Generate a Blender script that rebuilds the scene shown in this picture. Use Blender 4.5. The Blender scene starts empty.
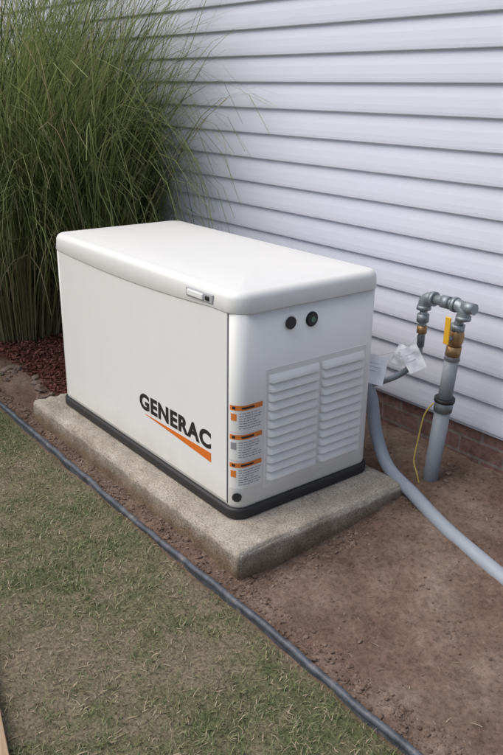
import bpy, bmesh, math, random
import numpy as np
from mathutils import Vector, Matrix, Euler, noise
random.seed(7); rng=np.random.default_rng(11)
C=bpy.context.scene
col=C.collection
# ---------------------------------------------------------------- helpers
def new_mat(name, base=(.5,.5,.5), rough=.6, metal=0.0, spec=.5):
    m=bpy.data.materials.new(name); m.use_nodes=True
    b=m.node_tree.nodes['Principled BSDF']
    b.inputs['Base Color'].default_value=(*base,1); b.inputs['Roughness'].default_value=rough
    b.inputs['Metallic'].default_value=metal; b.inputs['Specular IOR Level'].default_value=spec
    return m
def nd(m,t,**kw):
    n=m.node_tree.nodes.new(t)
    for k,v in kw.items(): setattr(n,k,v)
    return n
def ln(m,a,b): m.node_tree.links.new(a,b)
def bsdf(m): return m.node_tree.nodes['Principled BSDF']
def pos(m): return nd(m,'ShaderNodeNewGeometry').outputs['Position']
def nz(m,vec,scale,detail=3,rough=.6,dist=0):
    n=nd(m,'ShaderNodeTexNoise'); n.inputs['Scale'].default_value=scale; n.inputs['Detail'].default_value=detail
    n.inputs['Roughness'].default_value=rough; n.inputs['Distortion'].default_value=dist
    ln(m,vec,n.inputs['Vector']); return n.outputs['Fac']
def ramp(m,fac,stops):
    r=nd(m,'ShaderNodeValToRGB'); e=r.color_ramp.elements
    while len(e)>1: e.remove(e[-1])
    for i,(p,c) in enumerate(stops):
        if i==0: e[0].position=p; x=e[0]
        else: x=e.new(p)
        x.color=(*c,1) if len(c)==3 else c
    ln(m,fac,r.inputs['Fac']); return r.outputs['Color']
def mixc(m,fac,a,b,mode='MIX'):
    n=nd(m,'ShaderNodeMix',data_type='RGBA',blend_type=mode)
    for s,v in ((n.inputs[0],fac),(n.inputs[6],a),(n.inputs[7],b)):
        if isinstance(v,(int,float)): s.default_value=v
        elif isinstance(v,tuple): s.default_value=(*v,1)
        else: ln(m,v,s)
    return n.outputs[2]
def mth(m,op,a,b=0.):
    n=nd(m,'ShaderNodeMath',operation=op)
    for s,v in ((n.inputs[0],a),(n.inputs[1],b)):
        if isinstance(v,(int,float)): s.default_value=v
        else: ln(m,v,s)
    return n.outputs[0]
def bump(m,h,strength=.3,dist=.01):
    n=nd(m,'ShaderNodeBump'); n.inputs['Strength'].default_value=strength; n.inputs['Distance'].default_value=dist
    ln(m,h,n.inputs['Height']); ln(m,n.outputs['Normal'],bsdf(m).inputs['Normal'])
def attr(m,name):
    n=nd(m,'ShaderNodeAttribute'); n.attribute_name=name; return n
def obj(name,verts,faces,mat=None,parent=None,smooth=False):
    me=bpy.data.meshes.new(name); me.from_pydata([tuple(v) for v in verts],[],faces); me.update()
    o=bpy.data.objects.new(name,me); col.objects.link(o)
    if mat: me.materials.append(mat)
    if parent: o.parent=parent
    if smooth: me.polygons.foreach_set('use_smooth',[True]*len(me.polygons))
    return o
def empty(name,loc=(0,0,0)):
    o=bpy.data.objects.new(name,None); o.empty_display_size=.1; col.objects.link(o); return o
def recalc(o):
    bm=bmesh.new(); bm.from_mesh(o.data); bmesh.ops.recalc_face_normals(bm,faces=bm.faces); bm.to_mesh(o.data); bm.free()
def box(name,x0,x1,y0,y1,z0,z1,mat,parent=None,bev=0,seg=2):
    v=[(x,y,z) for x in(x0,x1) for y in(y0,y1) for z in(z0,z1)]
    f=[(0,1,3,2),(4,6,7,5),(0,4,5,1),(2,3,7,6),(0,2,6,4),(1,5,7,3)]
    o=obj(name,v,f,mat,parent); recalc(o)
    if bev:
        md=o.modifiers.new('b','BEVEL'); md.width=bev; md.segments=seg
        o.data.polygons.foreach_set('use_smooth',[True]*6)
        w=o.modifiers.new('w','WEIGHTED_NORMAL')
    return o
def tube(name,pts,r,mat,parent=None,seg=20,cap=True,radii=None):
    P=[Vector(p) for p in pts]; vs=[];fs=[]
    up=None
    for i,p in enumerate(P):
        t=((P[min(i+1,len(P)-1)]-P[max(i-1,0)])).normalized()
        if up is None: up=Vector((0,0,1)) if abs(t.z)<.9 else Vector((1,0,0))
        a=(up-t*up.dot(t)).normalized(); up=a; b=t.cross(a)
        rr=radii[i] if radii else r
        for k in range(seg):
            an=2*math.pi*k/seg; vs.append(p+a*math.cos(an)*rr+b*math.sin(an)*rr)
    for i in range(len(P)-1):
        for k in range(seg):
            fs.append((i*seg+k,i*seg+(k+1)%seg,(i+1)*seg+(k+1)%seg,(i+1)*seg+k))
    if cap: fs.append(tuple(range(seg-1,-1,-1))); fs.append(tuple((len(P)-1)*seg+k for k in range(seg)))
    o=obj(name,vs,fs,mat,parent,True); recalc(o)
    if cap:
        for p in o.data.polygons:
            if len(p.vertices)>4: p.use_smooth=False
    return o
def spline(ctrl,n=12):
    P=[Vector(c) for c in ctrl]; P=[P[0]*2-P[1]]+P+[P[-1]*2-P[-2]]; out=[]
    for i in range(1,len(P)-2):
        for k in range(n):
            t=k/n; a,b,c,d=P[i-1],P[i],P[i+1],P[i+2]
            out.append(.5*((2*b)+(c-a)*t+(2*a-5*b+4*c-d)*t*t+(3*b-a-3*c+d)*t**3))
    out.append(P[-2]); return out
# ---------------------------------------------------------------- camera
cd=bpy.data.cameras.new("camera"); cam=bpy.data.objects.new("camera",cd); col.objects.link(cam)
cam.location=(1.8839,-1.4379,1.4341); cam.rotation_euler=(1.2115,-.0146,.9045)
cd.sensor_fit='VERTICAL'; cd.sensor_height=24; cd.lens=768.76/755*24; cd.clip_start=.05; cd.clip_end=2000
C.camera=cam
# ---------------------------------------------------------------- light
C.view_settings.view_transform='Standard'; C.view_settings.look='None'; C.view_settings.exposure=0
S=Vector((-.30,-.48,.82)).normalized()
w=bpy.data.worlds.new("World"); C.world=w; w.use_nodes=True
sk=w.node_tree.nodes.new('ShaderNodeTexSky'); sk.sky_type='NISHITA'; sk.sun_disc=False
sk.sun_elevation=math.asin(S.z); sk.sun_rotation=math.atan2(S.x,S.y)%(2*math.pi)
sk.air_density=1.0; sk.dust_density=4.0; sk.ozone_density=1.0
bg=w.node_tree.nodes['Background']; bg.inputs['Strength'].default_value=.15
w.node_tree.links.new(sk.outputs[0],bg.inputs['Color'])
sd=bpy.data.lights.new("sun",'SUN'); sun=bpy.data.objects.new("sun",sd); col.objects.link(sun)
sd.energy=1.65; sd.angle=math.radians(60); sd.color=(1,.98,.95); sun.rotation_euler=(-S).to_track_quat('-Z','Y').to_euler(); sun.location=(0,0,6)
# ---------------------------------------------------------------- ground
def sm(a,b,x): t=min(1,max(0,(x-a)/(b-a))); return t*t*(3-2*t)
PX0,PX1,PY0,PY1=-1.485,.175,-.117,.70
def edge_y(x): return -.20-.018*sm(-1.5,.9,x)+.006*math.sin(x*3.1)
def patchy(x,y): return .55*noise.noise((x*1.7,y*1.7,4))+.40*noise.noise((x*6,y*6,9))+.45*noise.noise((x*19,y*19,2))
def ground_h(x,y):
    n=noise.noise
    base=-.105+.085*sm(.0,1.05,y)*sm(-3.2,-.6,x) + .03*sm(-1.2,-2.3,x)*sm(-.1,.3,y)
    soil=sm(edge_y(x)-.01,edge_y(x)+.03,y)
    f=n((x*2.3,y*2.3,1))*.014+n((x*7,y*7,5))*.010
    near=max(sm(.22,.0,abs(y+.165)),.6)
    g=(n((x*18,y*18,3))*.007+n((x*41,y*41,8))*.004)*near
    bank=.014*sm(.16,.0,abs(y-(-.165)))*(.5+n((x*9,y*9,2)))
    if x>2.6 or x<-5 or y<-2.2: soil*=.2
    return base+f*.8+soil*(g*1.3+bank)-(1-soil)*.004
def axis(lo,hi,st,far):
    a=list(np.arange(lo,hi+1e-6,st)); d=st; L=[];x=lo
    while x>-far: d*=1.5; x-=d; L.append(x)
    d=st;x=hi;Rr=[]
    while x<far: d*=1.5; x+=d; Rr.append(x)
    return L[::-1]+a+Rr
xs=axis(-4.2,1.9,.018,600); ys=axis(-1.7,1.2,.018,600)
V=[];lawn=[];mul=[];gr_=[]
for y in ys:
    for x in xs:
        V.append((x,y,ground_h(x,y)))
        e=edge_y(x) if -6<x<6 else -.21
        lawn.append(sm(e+.0,e-.02,y))
        gr_.append(min(1,max(0,patchy(x,y)*1.2+.5)))
        m1=sm(-1.45,-1.75,x+.12*noise.noise((x*4,y*4,0)))*sm(.02,.16,y+.08*noise.noise((x*5,y*5,3)))
        m2=sm(.36,.66,x+.25*noise.noise((x*5,y*5,7))+.35*(y-.9))*sm(.40,.8,y+.15*noise.noise((x*6,y*6,9)))*.55
        mul.append(max(m1,m2))
nx=len(xs)
F=[(j*nx+i,j*nx+i+1,(j+1)*nx+i+1,(j+1)*nx+i) for j in range(len(ys)-1) for i in range(nx-1)]
gm=new_mat("soil_and_lawn",rough=.95,spec=.15)
g=obj("ground",V,F,gm,None,True)
for nm,arr in (("lawn",lawn),("mulch",mul),("growth",gr_)):
    a=g.data.attributes.new(nm,'FLOAT','POINT'); a.data.foreach_set('value',arr)
P=pos(gm)
big=nz(gm,P,3.8,5,.70)
fine=nz(gm,P,55,5,.76)
s1=ramp(gm,big,[(.30,(.105,.070,.052)),(.5,(.190,.135,.104)),(.70,(.285,.220,.178))])
s2=ramp(gm,fine,[(.3,(.55,.53,.51)),(.5,(1,1,1)),(.72,(1.36,1.34,1.31))])
soil=mixc(gm,1.,s1,s2,'MULTIPLY')
red=ramp(gm,nz(gm,P,2.2,2,.6),[(.42,(0,0,0)),(.7,(.40,.40,.40))])
soil=mixc(gm,red,soil,mixc(gm,1.,(.160,.084,.064),s2,'MULTIPLY'))
m_=mixc(gm,ramp(gm,fine,[(.4,(0,0,0)),(.6,(1,1,1))]),(.035,.014,.012),(.14,.048,.04))
l1=ramp(gm,attr(gm,"growth").outputs['Fac'],[(.15,(.195,.165,.112)),(.50,(.155,.145,.085)),(.85,(.11,.125,.060))])
l2=ramp(gm,nz(gm,P,95,3,.8),[(.32,(.4,.4,.4)),(.52,(1,1,1)),(.70,(1.5,1.45,1.4))])
lw=mixc(gm,1.,l1,l2,'MULTIPLY')
c=mixc(gm,attr(gm,"mulch").outputs['Fac'],soil,m_)
c=mixc(gm,attr(gm,"lawn").outputs['Fac'],c,lw)
ln(gm,c,bsdf(gm).inputs['Base Color'])
bump(gm,fine,.8,.011)
# ---------------------------------------------------------------- soil clods
def clods(name,N,fn,size,mat,flat=.6,par=None):
    vs=[];fs=[]
    bm=bmesh.new(); bmesh.ops.create_icosphere(bm,subdivisions=1,radius=1)
    bv=[v.co.copy() for v in bm.verts]; bf=[[v.index for v in f.verts] for f in bm.faces]; bm.free()
    for i in range(N):
        x,y=fn(); s=size(x,y); z=ground_h(x,y)+s*.12
        rot=Euler((random.random()*6,random.random()*6,random.random()*6)).to_matrix()
        o=len(vs); sc=Vector((1,random.uniform(.6,1),random.uniform(.45,.8)))*s
        for v in bv:
            p=Vector((v.x*sc.x,v.y*sc.y,v.z*sc.z))*(1+.35*noise.noise(v*1.7+Vector((i,0,0)))); p=rot@p
            vs.append((x+p.x,y+p.y,z+p.z*flat))
        fs+=[[k+o for k in f] for f in bf]
    return obj(name,vs,fs,mat,par,False)
cm=new_mat("soil_clod",rough=.95,spec=.1); P=pos(cm)
ln(cm,ramp(cm,nz(cm,P,25,3,.7),[(.3,(.095,.062,.046)),(.55,(.19,.135,.105)),(.75,(.31,.245,.20))]),bsdf(cm).inputs['Base Color'])
def in_pad(x,y): return PX0-.005<x<PX1+.005 and PY0-.005<y<PY1+.005
def soilpt():
    while True:
        r=random.random()
        if r<.50: x=random.uniform(-2.2,1.3); y=random.uniform(-.195,-.10)
        elif r<.64: x=random.gauss(.22,.04); y=random.uniform(-.18,.7)
        else: x=random.uniform(-.1,1.7); y=random.uniform(-.18,1.05)
        if not in_pad(x,y) and y>edge_y(x)+.016 and y<1.07: return x,y
def csz(x,y):
    m=.0027 if (y<-.08 or x<.3) else .0020
    return min(.020,.0012+random.expovariate(1/m))
clods("soil_clods",6000,soilpt,csz,cm)
def stonept(): return random.uniform(-2.3,-1.52),random.gauss(.05,.05)
sm_=new_mat("stone",rough=.9); ln(sm_,ramp(sm_,nz(sm_,pos(sm_),14,4,.7),[(.3,(.11,.077,.06)),(.7,(.25,.19,.155))]),bsdf(sm_).inputs['Base Color'])
clods("border_stones",26,stonept,lambda x,y:random.uniform(.02,.045),sm_,.55)
def shards(name,N,fn,L,mat):
    vs=[];fs=[]
    for i in range(N):
        x,y=fn(); z=ground_h(x,y)+.006
        l=L();wd=l*random.uniform(.15,.4);t=.003
        R=Euler((random.gauss(0,.35),random.gauss(0,.35),random.random()*6.3)).to_matrix(); o=len(vs)
        for a in(-1,1):
            for b in(-1,1):
                for c_ in(-1,1):
                    p=R@Vector((a*l/2*random.uniform(.7,1),b*wd/2*random.uniform(.6,1),c_*t)); vs.append((x+p.x,y+p.y,z+p.z+random.random()*.002))
        fs+=[[k+o for k in f] for f in[(0,1,3,2),(4,6,7,5),(0,4,5,1),(2,3,7,6),(0,2,6,4),(1,5,7,3)]]
    return obj(name,vs,fs,mat)
mm=new_mat("red_mulch",rough=.9,spec=.2)
ln(mm,ramp(mm,nz(mm,pos(mm),40,2,.6),[(.35,(.05,.018,.015)),(.5,(.15,.052,.042)),(.68,(.27,.13,.105))]),bsdf(mm).inputs['Base Color'])
def mpt():
    while True:
        if random.random()<.97: return random.uniform(-3.6,-1.6),random.uniform(.1,1.05)
        x=random.uniform(.4,1.5); y=random.uniform(.5,1.06)
        if random.random()<sm(.45,.8,x+.35*(y-.9)): return x,y
shards("mulch",4800,mpt,lambda:random.uniform(.010,.040),mm)
# ---------------------------------------------------------------- ribbons (grass)
def ribbons(name,paths,widths,colr,mat,side):
    N,Sg,_=paths.shape
    A=paths-side[:,None,:]*widths[...,None]*.5; B=paths+side[:,None,:]*widths[...,None]*.5
    V=np.stack([A,B],2).reshape(-1,3)
    base=(np.arange(N)*Sg*2)[:,None]+(np.arange(Sg-1)*2)[None,:]
    Fq=np.stack([base,base+1,base+3,base+2],-1).reshape(-1,4)
    me=bpy.data.meshes.new(name); me.vertices.add(len(V)); me.vertices.foreach_set('co',V.ravel())
    me.loops.add(Fq.size); me.loops.foreach_set('vertex_index',Fq.ravel().astype(np.int32))
    me.polygons.add(len(Fq)); me.polygons.foreach_set('loop_start',(np.arange(len(Fq))*4).astype(np.int32)); me.polygons.foreach_set('loop_total',np.full(len(Fq),4,np.int32))
    me.update(calc_edges=True)
    ca=me.attributes.new('tint','FLOAT_COLOR','POINT'); cc=np.repeat(colr.reshape(-1,3),2,axis=0); cc=np.hstack([cc,np.ones((len(cc),1))])
    ca.data.foreach_set('color',cc.ravel()); me.materials.append(mat)
    me.polygons.foreach_set('use_smooth',[True]*len(Fq))
    o=bpy.data.objects.new(name,me); col.objects.link(o); return o
def blade_mat(name,trans):
    m=new_mat(name,rough=.55,spec=.25)
    at=attr(m,'tint'); ln(m,at.outputs['Color'],bsdf(m).inputs['Base Color'])
    if trans:
        tr=nd(m,'ShaderNodeBsdfTranslucent'); ln(m,at.outputs['Color'],tr.inputs['Color'])
        mx=nd(m,'ShaderNodeMixShader'); mx.inputs[0].default_value=trans
        ln(m,bsdf(m).outputs[0],mx.inputs[1]); ln(m,tr.outputs[0],mx.inputs[2]); ln(m,mx.outputs[0],m.node_tree.nodes['Material Output'].inputs[0])
    return m
bl=blade_mat("tall_grass_blade",.38); lb=blade_mat("lawn_blade",0)
def ornamental(name,N):
    cl=np.array([(-2.90,.42,.30,1.0),(-2.56,.80,.20,.90),(-3.42,.35,.35,1.05),(-3.2,.85,.25,1.0),(-3.95,.6,.4,1.05)])
    k=rng.choice(len(cl),N,p=[.34,.15,.24,.13,.14]); c_=cl[k]
    ph=rng.uniform(0,2*np.pi,N); rr=np.sqrt(rng.uniform(0,1,N))*c_[:,2]
    bx=c_[:,0]+rr*np.cos(ph); by=np.minimum(c_[:,1]+rr*np.sin(ph),1.0)
    az=ph+rng.normal(0,.6,N)
    Ln=rng.uniform(1.2,2.75,N)*c_[:,3]
    th0=np.abs(rng.normal(0,.09,N))+.20*rr/c_[:,2]
    kk=rng.gamma(2.6,.66,N)+.3
    Sg=11; s=np.linspace(0,1,Sg)
    th=th0[:,None]+kk[:,None]*s[None,:]**2.4
    th=np.minimum(th,2.75)
    ds=Ln[:,None]/(Sg-1)
    dx=np.sin(th)*ds; dz=np.cos(th)*ds
    r_=np.cumsum(np.hstack([np.zeros((N,1)),dx[:,:-1]]),1); z_=np.cumsum(np.hstack([np.zeros((N,1)),dz[:,:-1]]),1)
    wob=rng.normal(0,.05,(N,1))*s[None,:]**2
    X=bx[:,None]+r_*np.cos(az)[:,None]-wob*np.sin(az)[:,None]; Y=by[:,None]+r_*np.sin(az)[:,None]+wob*np.cos(az)[:,None]; Z=-.10+z_
    Y=np.where(Y>1.05,1.05-.02*rng.random((N,1))-.1*(Y-1.05),Y)
    Pth=np.stack([X,Y,Z],-1)
    bad=((X>-1.55)&(Z<.95)&(Y<.72)).any(1)|(Z<-.11)[:,1:].any(1)
    keep=~bad; Pth=Pth[keep]; n=len(Pth)
    wd=rng.uniform(.0055,.0110,n)[:,None]*(np.clip(1.12-s,0,1)**.7*np.minimum(1,.5+s*3))[None,:]
    green=np.array([.160,.215,.068]); lime=np.array([.35,.40,.165]); tan=np.array([.42,.36,.22]); dark=np.array([.06,.092,.030])
    u=rng.random((n,1,1)); cc=green*(1-u)+lime*u
    dk_=(rng.random((n,1,1))<.20); cc=np.where(dk_,dark,cc)
    dead=(rng.random((n,1,1))<.10)
    cc=np.broadcast_to(cc,(n,Sg,3)).copy()
    t=np.clip(1-s*2.6,0,1)[None,:,None]*.8; cc=cc*(1-t)+tan*.8*t
    cc=np.where(dead,tan,cc)
    tip=np.clip((s-.85)*4,0,1)[None,:,None]*.4; cc=cc*(1-tip)+tan*tip
    a2=az[keep]+np.pi/2+rng.normal(0,.9,n); side=np.stack([np.cos(a2),np.sin(a2),rng.normal(0,.15,n)],-1)
    return ribbons(name,Pth,wd,cc,bl,side)
def stalks(name,N,par):
    cl=np.array([(-2.90,.42,.34),(-2.56,.80,.22),(-3.42,.35,.38),(-3.2,.85,.3)])
    k=rng.choice(4,N,p=[.4,.2,.3,.1]); c_=cl[k]; ph=rng.uniform(0,6.28,N); rr=np.sqrt(rng.random(N))*c_[:,2]
    bx=c_[:,0]+rr*np.cos(ph); by=np.minimum(c_[:,1]+rr*np.sin(ph),1.03); s=np.linspace(0,1,4)
    L_=rng.uniform(.5,1.4,N); le=.2*rr/c_[:,2]+rng.normal(0,.06,N)
    X=bx[:,None]+(L_*le*np.cos(ph))[:,None]*s; Y=np.minimum(by[:,None]+(L_*le*np.sin(ph))[:,None]*s,1.06); Z=-.1+L_[:,None]*s
    Pth=np.stack([X,Y,Z],-1); wd=np.full((N,4),.0065)*np.linspace(1,.5,4)
    t=rng.random((N,1,1)); cc=np.broadcast_to(np.array([.46,.40,.28])*t+np.array([.20,.20,.09])*(1-t),(N,4,3))
    a2=rng.uniform(0,6.28,N); side=np.stack([np.cos(a2),np.sin(a2),0*a2],-1)
    o=ribbons(name,Pth,wd,cc,bl,side); o.parent=par
og_=ornamental("ornamental_grass",8800)
stalks("stalks",2800,og_)
def lawn_blades(N):
    x=rng.uniform(-2.6,1.9,N); y=-.225-rng.random(N)*1.55
    keep=np.array([patchy(a,b)+.55*random.uniform(-1,1) for a,b in zip(x,y)])>.02
    x=x[keep];y=y[keep];n=len(x); z=np.array([ground_h(a,b) for a,b in zip(x,y)])
    az=rng.uniform(0,6.28,n); L_=rng.uniform(.007,.030,n)*rng.uniform(.6,1.2,n); le=rng.uniform(.4,1.45,n)
    s=np.linspace(0,1,3); th=le[:,None]*(.5+.6*s)
    X=x[:,None]+(L_*np.cos(az))[:,None]*np.sin(th)*s; Y=y[:,None]+(L_*np.sin(az))[:,None]*np.sin(th)*s; Z=z[:,None]-.001+L_[:,None]*np.cos(th)*s+.002*s
    Pth=np.stack([X,Y,Z],-1); wd=rng.uniform(.0014,.0030,n)[:,None]*np.array([1,.8,.15])
    u=rng.random((n,1,1)); pal=np.where(u<.46,np.array([.125,.165,.062]),np.where(u<.72,np.array([.20,.215,.105]),np.array([.35,.29,.20])))
    cc=np.broadcast_to(pal*rng.uniform(.6,1.35,(n,1,1)),(n,3,3))
    a2=az+1.57; side=np.stack([np.cos(a2),np.sin(a2),0*a2],-1)
    ribbons("lawn_grass",Pth,wd,cc,lb,side)
lawn_blades(135000)
def straw(N):
    x=[];y=[]
    while len(x)<N:
        a,b=(random.uniform(-1.8,1.6),random.uniform(-1.5,-.23)) if random.random()<.90 else (random.uniform(-1.6,1.5),random.uniform(-.19,.9))
        if not in_pad(a,b): x.append(a);y.append(b)
    x=np.array(x);y=np.array(y); z=np.array([ground_h(a,b) for a,b in zip(x,y)])+.003
    az=rng.uniform(0,6.28,N); L_=rng.uniform(.010,.030,N); s=np.linspace(0,1,4); k=rng.normal(0,.6,N)
    A=az[:,None]+k[:,None]*s
    X=x[:,None]+L_[:,None]*np.cos(A)*s; Y=y[:,None]+L_[:,None]*np.sin(A)*s; Z=z[:,None]+rng.uniform(0,.005,(N,1))*s
    side=np.stack([-np.sin(az),np.cos(az),0*az],-1)
    cc=np.broadcast_to(np.array([.38,.31,.21])*rng.uniform(.45,1.1,(N,1,1)),(N,4,3))
    ribbons("dry_clippings",np.stack([X,Y,Z],-1),rng.uniform(.0012,.003,N)[:,None]*np.array([1,1,.9,.4]),cc,lb,side)
straw(3200)
# ---------------------------------------------------------------- landscape edging
em=new_mat("edging_plastic",(.045,.055,.07),.5)
ln(em,ramp(em,nz(em,pos(em),13,5,.75),[(.38,(.035,.042,.052)),(.56,(.085,.095,.115)),(.70,(.22,.18,.145))]),bsdf(em).inputs['Base Color'])
ed=empty("landscape_edging")
exs=np.arange(-4.5,2.6,.03)
def ewy(x): return edge_y(x)+.008*noise.noise((x*3,1,1))+.005*noise.noise((x*9,4,1))
def ez(x): return -.082+.007*noise.noise((x*2.1,0,0))+.004*noise.noise((x*8,3,0))
tube("bead",[(x,ewy(x),ez(x)) for x in exs],.0108,em,ed,14)
v=[];f=[]
for i,x in enumerate(exs):
    y=ewy(x); v+=[(x,y-.003,ez(x)),(x,y-.003,-.17),(x,y+.003,-.17),(x,y+.003,ez(x))]
    if i: a=4*i; f+=[(a-4,a-3,a+1,a),(a-2,a-1,a+3,a+2)]
obj("strip",v,f,em,ed)
# ---------------------------------------------------------------- house wall
YW=1.10
house=empty("house")
sv=new_mat("vinyl_siding",(.60,.64,.74),.40,0,.45); P=pos(sv)
mp=nd(sv,'ShaderNodeMapping'); ln(sv,P,mp.inputs['Vector']); mp.inputs['Scale'].default_value=(2,1,40)
gr=nz(sv,mp.outputs[0],3,3,.6)
ln(sv,mixc(sv,nz(sv,P,1.6,3,.6),(.600,.625,.715),(.665,.685,.765)),bsdf(sv).inputs['Base Color'])
bump(sv,gr,.12,.004)
ch=.1203; z0=.142; v=[];f=[]
prof=[]
for k in range(21):
    zb=z0+k*ch
    prof+=[(YW+.004,zb+.001),(YW-.011,zb-.000),(YW-.0148,zb+.003),(YW-.0152,zb+.014),(YW-.0135,zb+.035),(YW-.0080,zb+.070),(YW-.001,zb+ch-.020),(YW+.004,zb+ch-.006)]
xsW=[-7.0,4.5]
for x in xsW: v+=[(x,y,z) for y,z in prof]
n=len(prof); f=[(i,i+1,n+i+1,n+i) for i in range(n-1)]
o=obj("siding",v,f,sv,house); recalc(o)
ztop=z0+21*ch
tr_=new_mat("white_trim",(.64,.66,.73),.5)
box("starter_strip",-7,4.5,YW-.006,YW+.02,z0-.012,z0-.003,tr_,house)
br=new_mat("foundation_brick",rough=.9,spec=.2)
P=pos(br); sp=nd(br,'ShaderNodeSeparateXYZ'); ln(br,P,sp.inputs[0]); cb=nd(br,'ShaderNodeCombineXYZ'); ln(br,sp.outputs[0],cb.inputs[0]); ln(br,sp.outputs[2],cb.inputs[1])
bt=nd(br,'ShaderNodeTexBrick'); ln(br,cb.outputs[0],bt.inputs['Vector']); bt.inputs['Scale'].default_value=1; bt.inputs['Brick Width'].default_value=.22; bt.inputs['Row Height'].default_value=.075
bt.inputs['Mortar Size'].default_value=.006; bt.inputs['Color1'].default_value=(.20,.115,.10,1); bt.inputs['Color2'].default_value=(.27,.17,.15,1); bt.inputs['Mortar'].default_value=(.23,.20,.185,1)
ln(br,mixc(br,1.,bt.outputs['Color'],ramp(br,nz(br,P,30,4,.7),[(.3,(.60,.60,.60)),(.7,(1.25,1.25,1.25))]),'MULTIPLY'),bsdf(br).inputs['Base Color'])
bump(br,mth(br,'SUBTRACT',nz(br,P,80,2,.6),mth(br,'MULTIPLY',bt.outputs['Fac'],2.)),.4,.006)
box("brick_foundation",-7,4.5,YW+.008,YW+.25,-.4,z0-.012,br,house)
box("wall_core",-6.99,4.49,YW+.03,YW+.25,z0,ztop,tr_,house)
box("soffit",-7.1,4.6,YW-.18,YW+.3,ztop+.01,ztop+.03,tr_,house)
box("fascia",-7.1,4.6,YW-.21,YW-.183,ztop-.02,ztop+.14,tr_,house)
rf=new_mat("roof_shingle",(.06,.058,.055),.9)
o=obj("roof",[(-7.2,YW-.24,ztop+.145),(4.7,YW-.24,ztop+.145),(4.7,YW+3.5,ztop+1.7),(-7.2,YW+3.5,ztop+1.7)],[(0,1,2,3)],rf,house)
md=o.modifiers.new('s','SOLIDIFY'); md.thickness=.03
# ---------------------------------------------------------------- concrete pad
pm=new_mat("pad_concrete",rough=.9,spec=.25); P=pos(pm)
c1=ramp(pm,nz(pm,P,6,5,.7),[(.3,(.30,.265,.215)),(.5,(.41,.372,.31)),(.70,(.51,.47,.405))])
c2=ramp(pm,nz(pm,P,150,3,.75),[(.32,(.50,.48,.46)),(.5,(1,1,1)),(.72,(1.27,1.27,1.27))])
vo=nd(pm,'ShaderNodeTexVoronoi'); vo.inputs['Scale'].default_value=85; ln(pm,P,vo.inputs['Vector'])
pit=ramp(pm,vo.outputs['Distance'],[(.12,(.60,.57,.54)),(.26,(1,1,1))])
sp=nd(pm,'ShaderNodeSeparateXYZ'); ln(pm,P,sp.inputs[0])
dirt=ramp(pm,mth(pm,'ADD',sp.outputs[2],mth(pm,'ADD',.09,mth(pm,'MULTIPLY',nz(pm,P,14,3,.7),.08))),[(.05,(.50,.40,.31)),(.13,(1,1,1))])
ln(pm,mixc(pm,1.,mixc(pm,1.,mixc(pm,1.,c1,c2,'MULTIPLY'),pit,'MULTIPLY'),dirt,'MULTIPLY'),bsdf(pm).inputs['Base Color'])
bump(pm,nz(pm,P,70,4,.75),.65,.009)
bm=bmesh.new(); bmesh.ops.create_cube(bm,size=1)
for q in bm.verts: q.co=Vector(((PX0+PX1)/2+q.co.x*(PX1-PX0),(PY0+PY1)/2+q.co.y*(PY1-PY0),-.1+q.co.z*.2))
bmesh.ops.bevel(bm,geom=bm.edges[:],offset=.008,segments=2,affect='EDGES')
for ax,lo,hi,st in((0,PX0,PX1,.016),(1,PY0,PY1,.016),(2,-.2,0,.016)):
    t=lo+st
    while t<hi-.012:
        co=[0,0,0];co[ax]=t;no=[0,0,0];no[ax]=1
        bmesh.ops.bisect_plane(bm,geom=bm.verts[:]+bm.edges[:]+bm.faces[:],plane_co=co,plane_no=no); t+=st
for q in bm.verts:
    d=noise.noise_vector(q.co*9)*.005+noise.noise_vector(q.co*34)*.0035
    chip=max(0,noise.noise(q.co*22+Vector((9,3,1)))-.18)
    ex=min(q.co.x-PX0,PX1-q.co.x);ey=min(q.co.y-PY0,PY1-q.co.y)
    if q.co.z>-.02 and min(ex,ey)<.02: d.z-=chip*.035
    if q.co.z>-.002 and PX0+.07<q.co.x<PX1-.07 and PY0+.07<q.co.y<PY1-.07: d.z=-abs(d.z)
    q.co+=d
me=bpy.data.meshes.new("concrete_pad"); bm.to_mesh(me); bm.free(); me.materials.append(pm)
me.polygons.foreach_set('use_smooth',[True]*len(me.polygons))
col.objects.link(bpy.data.objects.new("concrete_pad",me))
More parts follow.
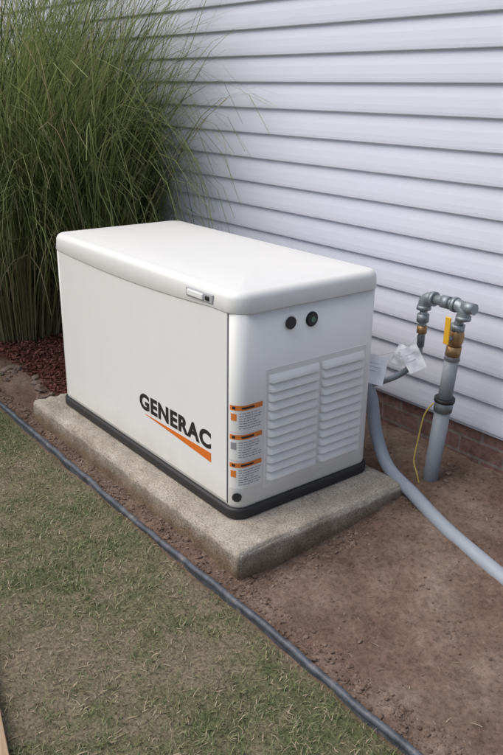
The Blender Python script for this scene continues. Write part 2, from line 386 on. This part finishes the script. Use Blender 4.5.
# ---------------------------------------------------------------- generator
gen=empty("standby_generator")
GX0,GX1,GY0,GY1=-1.37,0.,0.,.665
pw=new_mat("generator_paint",(.80,.81,.79),.46,0,.42); P=pos(pw)
sp=nd(pw,'ShaderNodeSeparateXYZ'); ln(pw,P,sp.inputs[0])
n9=nz(pw,P,8,4,.65)
dust=ramp(pw,mth(pw,'ADD',sp.outputs[2],mth(pw,'MULTIPLY',n9,.12)),[(.08,(.84,.81,.76)),(.20,(1,1,1))])
ln(pw,mixc(pw,1.,mixc(pw,n9,(.770,.777,.752),(.82,.827,.80)),dust,'MULTIPLY'),bsdf(pw).inputs['Base Color'])
bk=new_mat("black_plastic",(.018,.018,.02),.5); dk=new_mat("dark_gap",(.02,.02,.02),.8)
def ring(x0,x1,y0,y1,rad,ins,z,zf=None,n=28,nc=10):
    x0+=ins;x1-=ins;y0+=ins;y1-=ins; R=[max(.006,r-ins) for r in rad]; out=[]
    def seg(a,b):
        for i in range(n): t=i/n; out.append((a[0]+(b[0]-a[0])*t,a[1]+(b[1]-a[1])*t))
    def arc(cx,cy,r,a0):
        for i in range(nc): a=a0+math.pi/2*i/nc; out.append((cx+r*math.cos(a),cy+r*math.sin(a)))
    seg((x0+R[3],y0),(x1-R[0],y0)); arc(x1-R[0],y0+R[0],R[0],-math.pi/2)
    seg((x1,y0+R[0]),(x1,y1-R[1])); arc(x1-R[1],y1-R[1],R[1],0)
    seg((x1-R[1],y1),(x0+R[2],y1)); arc(x0+R[2],y1-R[2],R[2],math.pi/2)
    seg((x0,y1-R[2]),(x0,y0+R[3])); arc(x0+R[3],y0+R[3],R[3],math.pi)
    return [(x,y,zf(x,y,z) if zf else z) for x,y in out]
r0=.048
RAD=(r0,.05,.05,.04)
def loft(name,rings,mat,par,capb=True,capt=True):
    n=len(rings[0]); v=[p for r in rings for p in r]; f=[]
    for i in range(len(rings)-1):
        for k in range(n): f.append((i*n+k,i*n+(k+1)%n,(i+1)*n+(k+1)%n,(i+1)*n+k))
    if capb: f.append(tuple(range(n-1,-1,-1)))
    if capt: f.append(tuple((len(rings)-1)*n+k for k in range(n)))
    o=obj(name,v,f,mat,par,True); recalc(o); return o
rg=lambda ins,z,zf=None: ring(GX0,GX1,GY0,GY1,RAD,ins,z,zf)
loft("base_skirt",[rg(.0,.0),rg(-.010,.002),rg(-.012,.006),rg(-.012,.034),rg(-.008,.040),rg(.004,.041)],bk,gen)
loft("enclosure",[rg(.004,.036),rg(.002,.045),rg(.0,.05),rg(0,.40),rg(0,.765)],pw,gen)
def sag(x,y,z):
    t=(x-(-1.36))/(1.36-.16)
    if y<.03 and 0<t<1: return z-.020*math.sin(math.pi*t)**.8*(1-sm(.0,.03,y))
    return z
RL=(.062,.055,.06,.055)
rl=lambda ins,z,zf=None: ring(GX0,GX1,GY0,GY1,RL,ins,z,zf)
lr=[rl(.004,.758),rl(-.0055,.752,sag),rl(-.0075,.755,sag),rl(-.004,.788)]
for i in range(1,9):
    a=math.pi/2*i/8; r=.030; lr.append(rl(-.004+r*(1-math.cos(a)),.792+r*math.sin(a)))
lr+=[rl(.042,.8245),rl(.06,.828),rl(.09,.832),rl(.14,.836),rl(.20,.8385),rl(.26,.840),rl(.30,.8405)]
loft("lid",lr,pw,gen)
box("door",-1.318,-r0-.004,-.0040,.01,.056,.751,pw,gen,.003,3)
box("door_gap",-r0-.0036,-r0-.0002,-.0006,.01,.05,.750,dk,gen)
lt=new_mat("latch_grey",(.42,.43,.44),.4)
box("latch_recess",-.285,-.125,-.0110,.0,.763,.797,lt,gen,.006,3)
box("latch_handle",-.270,-.175,-.0170,-.008,.769,.791,pw,gen,.005,3)
box("latch_lock",-.165,-.142,-.015,-.008,.772,.788,bk,gen,.004,2)
box("end_panel",-.003,.0022,.122,.606,.090,.545,pw,gen,.002,2)
lsh=new_mat("louvre_slot",(.14,.14,.14),.8)
def louvre(y0,y1,zt,h,par,name):
    n=8; v=[]; xb=.002
    pr=[(xb,0)]+[(xb+.015*math.sin(math.pi/2*i/n)**.9,-h*.76*(i/n)) for i in range(1,n+1)]+[(.0175,-h*.80),(.004,-h*.76)]
    m=len(pr)
    ysq=[y0,y0+.004,y0+.012,y1-.012,y1-.004,y1]; scl=[0.05,.65,1,1,.65,.05]
    for y,s in zip(ysq,scl): v+=[(xb+(x-xb)*s,y,zt+z) for x,z in pr]
    f=[(j*m+i,j*m+i+1,(j+1)*m+i+1,(j+1)*m+i) for j in range(5) for i in range(m-1)]
    o=obj(name,v,f,pw,par,True); recalc(o)
    o.data.set_sharp_from_angle(angle=math.radians(40))
    box(name+"_slot",.001,.0034,y0+.008,y1-.008,zt-h*.95,zt-h*.77,lsh,par)
nl=12; hz=.0338
for c_,(a,b) in enumerate(((.134,.368),(.381,.598))):
    for i in range(nl): louvre(a,b,.522-i*hz,hz,gen,"louvre_%d_%d"%(c_,i))
def disc(name,cx,cy,cz,r,x0,x1,mat,seg=28): return tube(name,[(x0,cy,cz),(x1,cy,cz)],r,mat,gen,seg)
for i,(y,z) in enumerate(((.222,.694),(.322,.690))):
    disc("port_rim_%d"%i,0,y,z,.027,-.002,.004,pw if i==0 else bk); disc("port_%d"%i,0,y,z,.022,-.002,.009,bk)
disc("port_lens",0,.322,.690,.010,.0,.0115,new_mat("green_lens",(.08,.16,.10),.2))
tube("tiedown_plug",[(-.025,.025,.085),(-.0105,.0105,.085)],.017,bk,gen)
tx=new_mat("decal_black",(.02,.02,.022),.45); og=new_mat("decal_orange",(.72,.17,.015),.45)
cu=bpy.data.curves.new("lettering",'FONT'); cu.body="GENERAC"; cu.size=.1; cu.offset=.0042; cu.extrude=.0004; cu.space_character=1.10
to=bpy.data.objects.new("lettering_src",cu); col.objects.link(to); bpy.context.view_layer.update()
me=bpy.data.meshes.new_from_object(to.evaluated_get(bpy.context.evaluated_depsgraph_get())); bpy.data.objects.remove(to)
me.name="lettering"; lo=bpy.data.objects.new("lettering",me); col.objects.link(lo); lo.parent=gen; me.materials.clear(); me.materials.append(tx)
co=np.array([q.co[:] for q in me.vertices]); mn=co.min(0);mxx=co.max(0)
X0,X1,Z0,Z1=-.640,-.145,.222,.292
for q in me.vertices:
    x=(q.co.x-mn[0])/(mxx[0]-mn[0]); z=(q.co.y-mn[1])/(mxx[1]-mn[1]); q.co=(X0+x*(X1-X0),-.0048-q.co.z,Z0+z*(Z1-Z0))
v=[];f=[];N=20
for i in range(N+1):
    t=i/N; x=-.60+t*.455; zt=.207+.004*t; zb=zt-.003-.034*t**1.1
    v+=[(x,-.0050,zb),(x,-.0050,zt)]
    if i: a=2*i; f.append((a-2,a,a+1,a-1))
obj("orange_swoosh",v,f,og,gen)
def wrap(s,z,off):
    al=r0*math.pi/2; R=r0+off
    if s<0: return (-r0+s,-off,z)
    if s<al: a=-math.pi/2+s/r0; return (-r0+R*math.cos(a),r0+R*math.sin(a),z)
    return (off,r0+s-al,z)
def patch(name,s0,s1,za,zb,off,mat):
    n=max(2,int((s1-s0)/.005)); v=[];f=[]
    for i in range(n+1):
        s=s0+(s1-s0)*i/n; v+=[wrap(s,za,off),wrap(s,zb,off)]
        if i: a=2*i; f.append((a-2,a,a+1,a-1))
    return obj(name,v,f,mat,gen)
lw_=new_mat("label_white",(.80,.80,.78),.4); gt=new_mat("label_text",(.30,.30,.31),.5); lo_=new_mat("label_orange",(.75,.22,.04),.45)
LS=.006
for k,(za,zb) in enumerate(((.335,.436),(.228,.328),(.118,.221))):
    patch("warning_label_%d"%k,LS,LS+.134,za,zb,.0008,lw_)
    patch("label_header_%d"%k,LS+.003,LS+.131,zb-.020,zb-.002,.0014,lo_)
    patch("label_icon_%d"%k,LS+.012,LS+.024,zb-.016,zb-.006,.002,tx)
    patch("label_word_%d"%k,LS+.045,LS+.095,zb-.015,zb-.008,.002,tx)
    for j in range(7):
        z=zb-.030-j*.0092
        if z-.003<za: break
        x=LS+.036
        while x<LS+.118-(j==3)*.03:
            l=random.uniform(.006,.018); patch("label_line_%d_%d"%(k,j),x,min(x+l,LS+.128),z-.0030,z,.0014,gt); x+=l+.003
    patch("label_fig_%d"%k,LS+.007,LS+.028,zb-.058,zb-.032,.0014,lo_ if k!=1 else gt)
# ---------------------------------------------------------------- conduit
cg=new_mat("conduit_grey",(.30,.34,.38),.45); P=pos(cg)
ln(cg,mixc(cg,nz(cg,P,10,5,.7),(.24,.275,.325),(.38,.415,.46)),bsdf(cg).inputs['Base Color'])
con=empty("flexible_conduit")
pts=spline([(-.22,.70,.40),(-.14,.735,.36),(-.085,.75,.27),(-.035,.745,.12),(.06,.725,.015),(.225,.685,-.018),(.45,.615,-.042),(.729,.545,-.055),(1.1,.45,-.07),(1.7,.30,-.10),(2.2,.2,-.2)],14)
tube("hose",pts,.026,cg,con,22)
tube("connector",[(-.22,.655,.40),(-.22,.70,.40)],.03,cg,con)
# ---------------------------------------------------------------- gas riser
gas=empty("gas_pipe_riser")
gv=new_mat("galvanised_steel",(.36,.40,.43),.45,.55); ln(gv,mixc(gv,nz(gv,pos(gv),40,4,.7),(.17,.20,.22),(.38,.42,.45)),bsdf(gv).inputs['Base Color']); bump(gv,nz(gv,pos(gv),120,2,.6),.2,.002)
brs=new_mat("brass",(.36,.23,.11),.45,.7); yl=new_mat("yellow_handle",(.75,.42,.02),.4); pv=new_mat("pvc_grey",rough=.5)
ln(pv,mixc(pv,nz(pv,pos(pv),18,5,.7),(.20,.225,.245),(.32,.35,.375)),bsdf(pv).inputs['Base Color'])
gy=.86
def L(z): return .165+(z+.06)*.075
def R3(z): return (L(z),gy,z)
tube("sleeve",[R3(-.2),R3(.285)],.031,pv,gas); tube("sleeve_collar",[R3(.275),R3(.325)],.036,gv,gas); tube("collar_band",[R3(.315),R3(.33)],.040,bk,gas)
tube("riser",[R3(.3),R3(.50)],.027,pv,gas); tube("reducer",[R3(.49),R3(.525)],.031,pv,gas,radii=[.031,.022])
tube("coupling",[R3(.505),R3(.545)],.029,brs,gas,8); tube("valve_body",[R3(.54),R3(.565),R3(.59),R3(.62)],.02,brs,gas,12,radii=[.022,.03,.03,.022])
tube("valve_nut",[R3(.605),R3(.63)],.027,gv,gas,8)
tube("valve_stem",[(L(.58),gy-.02,.58),(L(.58),gy-.05,.58)],.008,gv,gas)
box("valve_handle",L(.58)-.015,L(.58)+.010,gy-.056,gy-.050,.56,.665,yl,gas,.003)
def elbow(name,c,d1,d2,r):
    c=Vector(c);d1=Vector(d1);d2=Vector(d2);pp=[]
    s=r*1.5; p0=c+d1*s;p1=c+d2*s
    for i in range(9):
        t=i/8; pp.append(p0*(1-t)**2+c*2*t*(1-t)+p1*t*t)
    tube(name,[p0+d1*.008]+pp+[p1+d2*.008],r,gv,gas,18)
    tube(name+"_bead1",[p0-d1*.002,p0+d1*.014],r*1.18,gv,gas); tube(name+"_bead2",[p1-d2*.002,p1+d2*.014],r*1.18,gv,gas)
xe=L(.69)+.015; tube("nipple",[R3(.62),(L(.66)+.006,gy,.665)],.017,gv,gas)
elbow("elbow_r",(xe,gy,.70),(0,0,-1),(-1,0,0),.024)
tube("cross_pipe",[(xe-.03,gy,.70),(.075,gy,.70)],.019,gv,gas)
tube("union",[(xe-.10,gy,.70),(xe-.065,gy,.70)],.025,gv,gas,8)
tube("plug",[(xe-.005,gy,.70),(xe+.045,gy,.70)],.022,gv,gas,8)
elbow("elbow_l",(.052,gy,.70),(1,0,0),(0,0,-1),.024)
tube("drop",[(.052,gy,.68),(.052,gy,.50)],.015,gv,gas); tube("drop_union",[(.052,gy,.60),(.052,gy,.632)],.024,gv,gas,8); tube("drop_brass",[(.052,gy,.555),(.052,gy,.585)],.02,brs,gas,8)
tube("flex_line",spline([(.052,gy,.51),(.045,gy-.005,.45),(.0,gy-.03,.38),(-.07,gy-.09,.33),(-.16,.70,.30),(-.2,.66,.30)]),.012,gv,gas)
wr=new_mat("tracer_wire_yellow",(.62,.48,.10),.5)
tube("tracer_wire",spline([(L(.31)-.02,gy-.04,.31),(L(.25)-.045,gy-.05,.25),(L(.15)-.055,gy-.05,.14),(L(.05)-.05,gy-.06,.05),(L(0)-.02,gy-.065,.0),(L(-.03)+.0,gy-.06,-.06)]),.003,wr,gas,8)
tg=new_mat("tag_paper",(.88,.88,.89),.6); ln(tg,mixc(tg,nz(tg,pos(tg),60,2,.7),(.84,.85,.86),(.90,.90,.91)),bsdf(tg).inputs['Base Color'])
tgl=new_mat("tag_print",(.55,.56,.58),.6)
def tag(name,c,w_,h_,tilt,yaw,seed,lean=.45):
    """c = top-centre; hangs down, face towards -Y/+X and leaning back so it faces the sky"""
    n=9; v=[]
    fx=Vector((math.cos(yaw),math.sin(yaw),0)); out=Vector((math.sin(yaw),-math.cos(yaw),0))
    dn=Vector((0,0,-1))*math.cos(lean)+out*math.sin(lean); nn=fx.cross(dn)*-1
    if nn.dot(out)<0: nn=-nn
    a=fx*math.cos(tilt)+dn*math.sin(tilt); b=dn*math.cos(tilt)-fx*math.sin(tilt); c=Vector(c)
    def pt(u,t,off=0):
        y=.007*math.sin(u*3+seed)+.016*noise.noise((u*2.5+seed,t*2.5,seed))+off
        return c+a*((u-.5)*w_)+b*(t*h_)+nn*y
    v=[pt(i/n,j/n) for j in range(n+1) for i in range(n+1)]
    f=[(j*(n+1)+i,j*(n+1)+i+1,(j+1)*(n+1)+i+1,(j+1)*(n+1)+i) for j in range(n) for i in range(n)]
    obj(name,v,f,tg,gas,True)
    v=[];f=[]
    for j in range(3):
        t=.28+j*.13; a0=.15; b0=random.uniform(.45,.75)
        for i in range(7):
            u=a0+(b0-a0)*i/6; v+=[pt(u,t,.0009),pt(u,t+.022,.0009)]
            if i: k=len(v)-4; f.append((k,k+2,k+3,k+1))
    obj(name+"_print",v,f,tgl,gas)
tag("tag_1",(-.055,.745,.455),.080,.115,.25,.95,3); tag("tag_2",(.040,.800,.505),.075,.10,-.45,.85,8)
tag("tag_3",(.020,.815,.500),.06,.080,.35,.60,5,.3)
tube("tag_string_1",[(.045,gy,.50),(-.055,.745,.455)],.0015,tg,gas,6); tube("tag_string_2",[(.052,gy-.015,.56),(.040,.800,.505)],.0015,tg,gas,6)
# ---------------------------------------------------------------- plank at lower left
wm=new_mat("weathered_pine",rough=.8); mp=nd(wm,'ShaderNodeMapping'); tc=nd(wm,'ShaderNodeTexCoord'); ln(wm,tc.outputs['Object'],mp.inputs['Vector']); mp.inputs['Scale'].default_value=(2,30,30)
ln(wm,ramp(wm,nz(wm,mp.outputs[0],3,4,.6),[(.3,(.30,.20,.12)),(.7,(.50,.37,.24))]),bsdf(wm).inputs['Base Color'])
o=box("wooden_plank",-.7,.7,-.14,0,-.02,.018,wm,None,.003)
o.location=(.33,-.982,-.092); o.rotation_euler=(0,0,-.238)
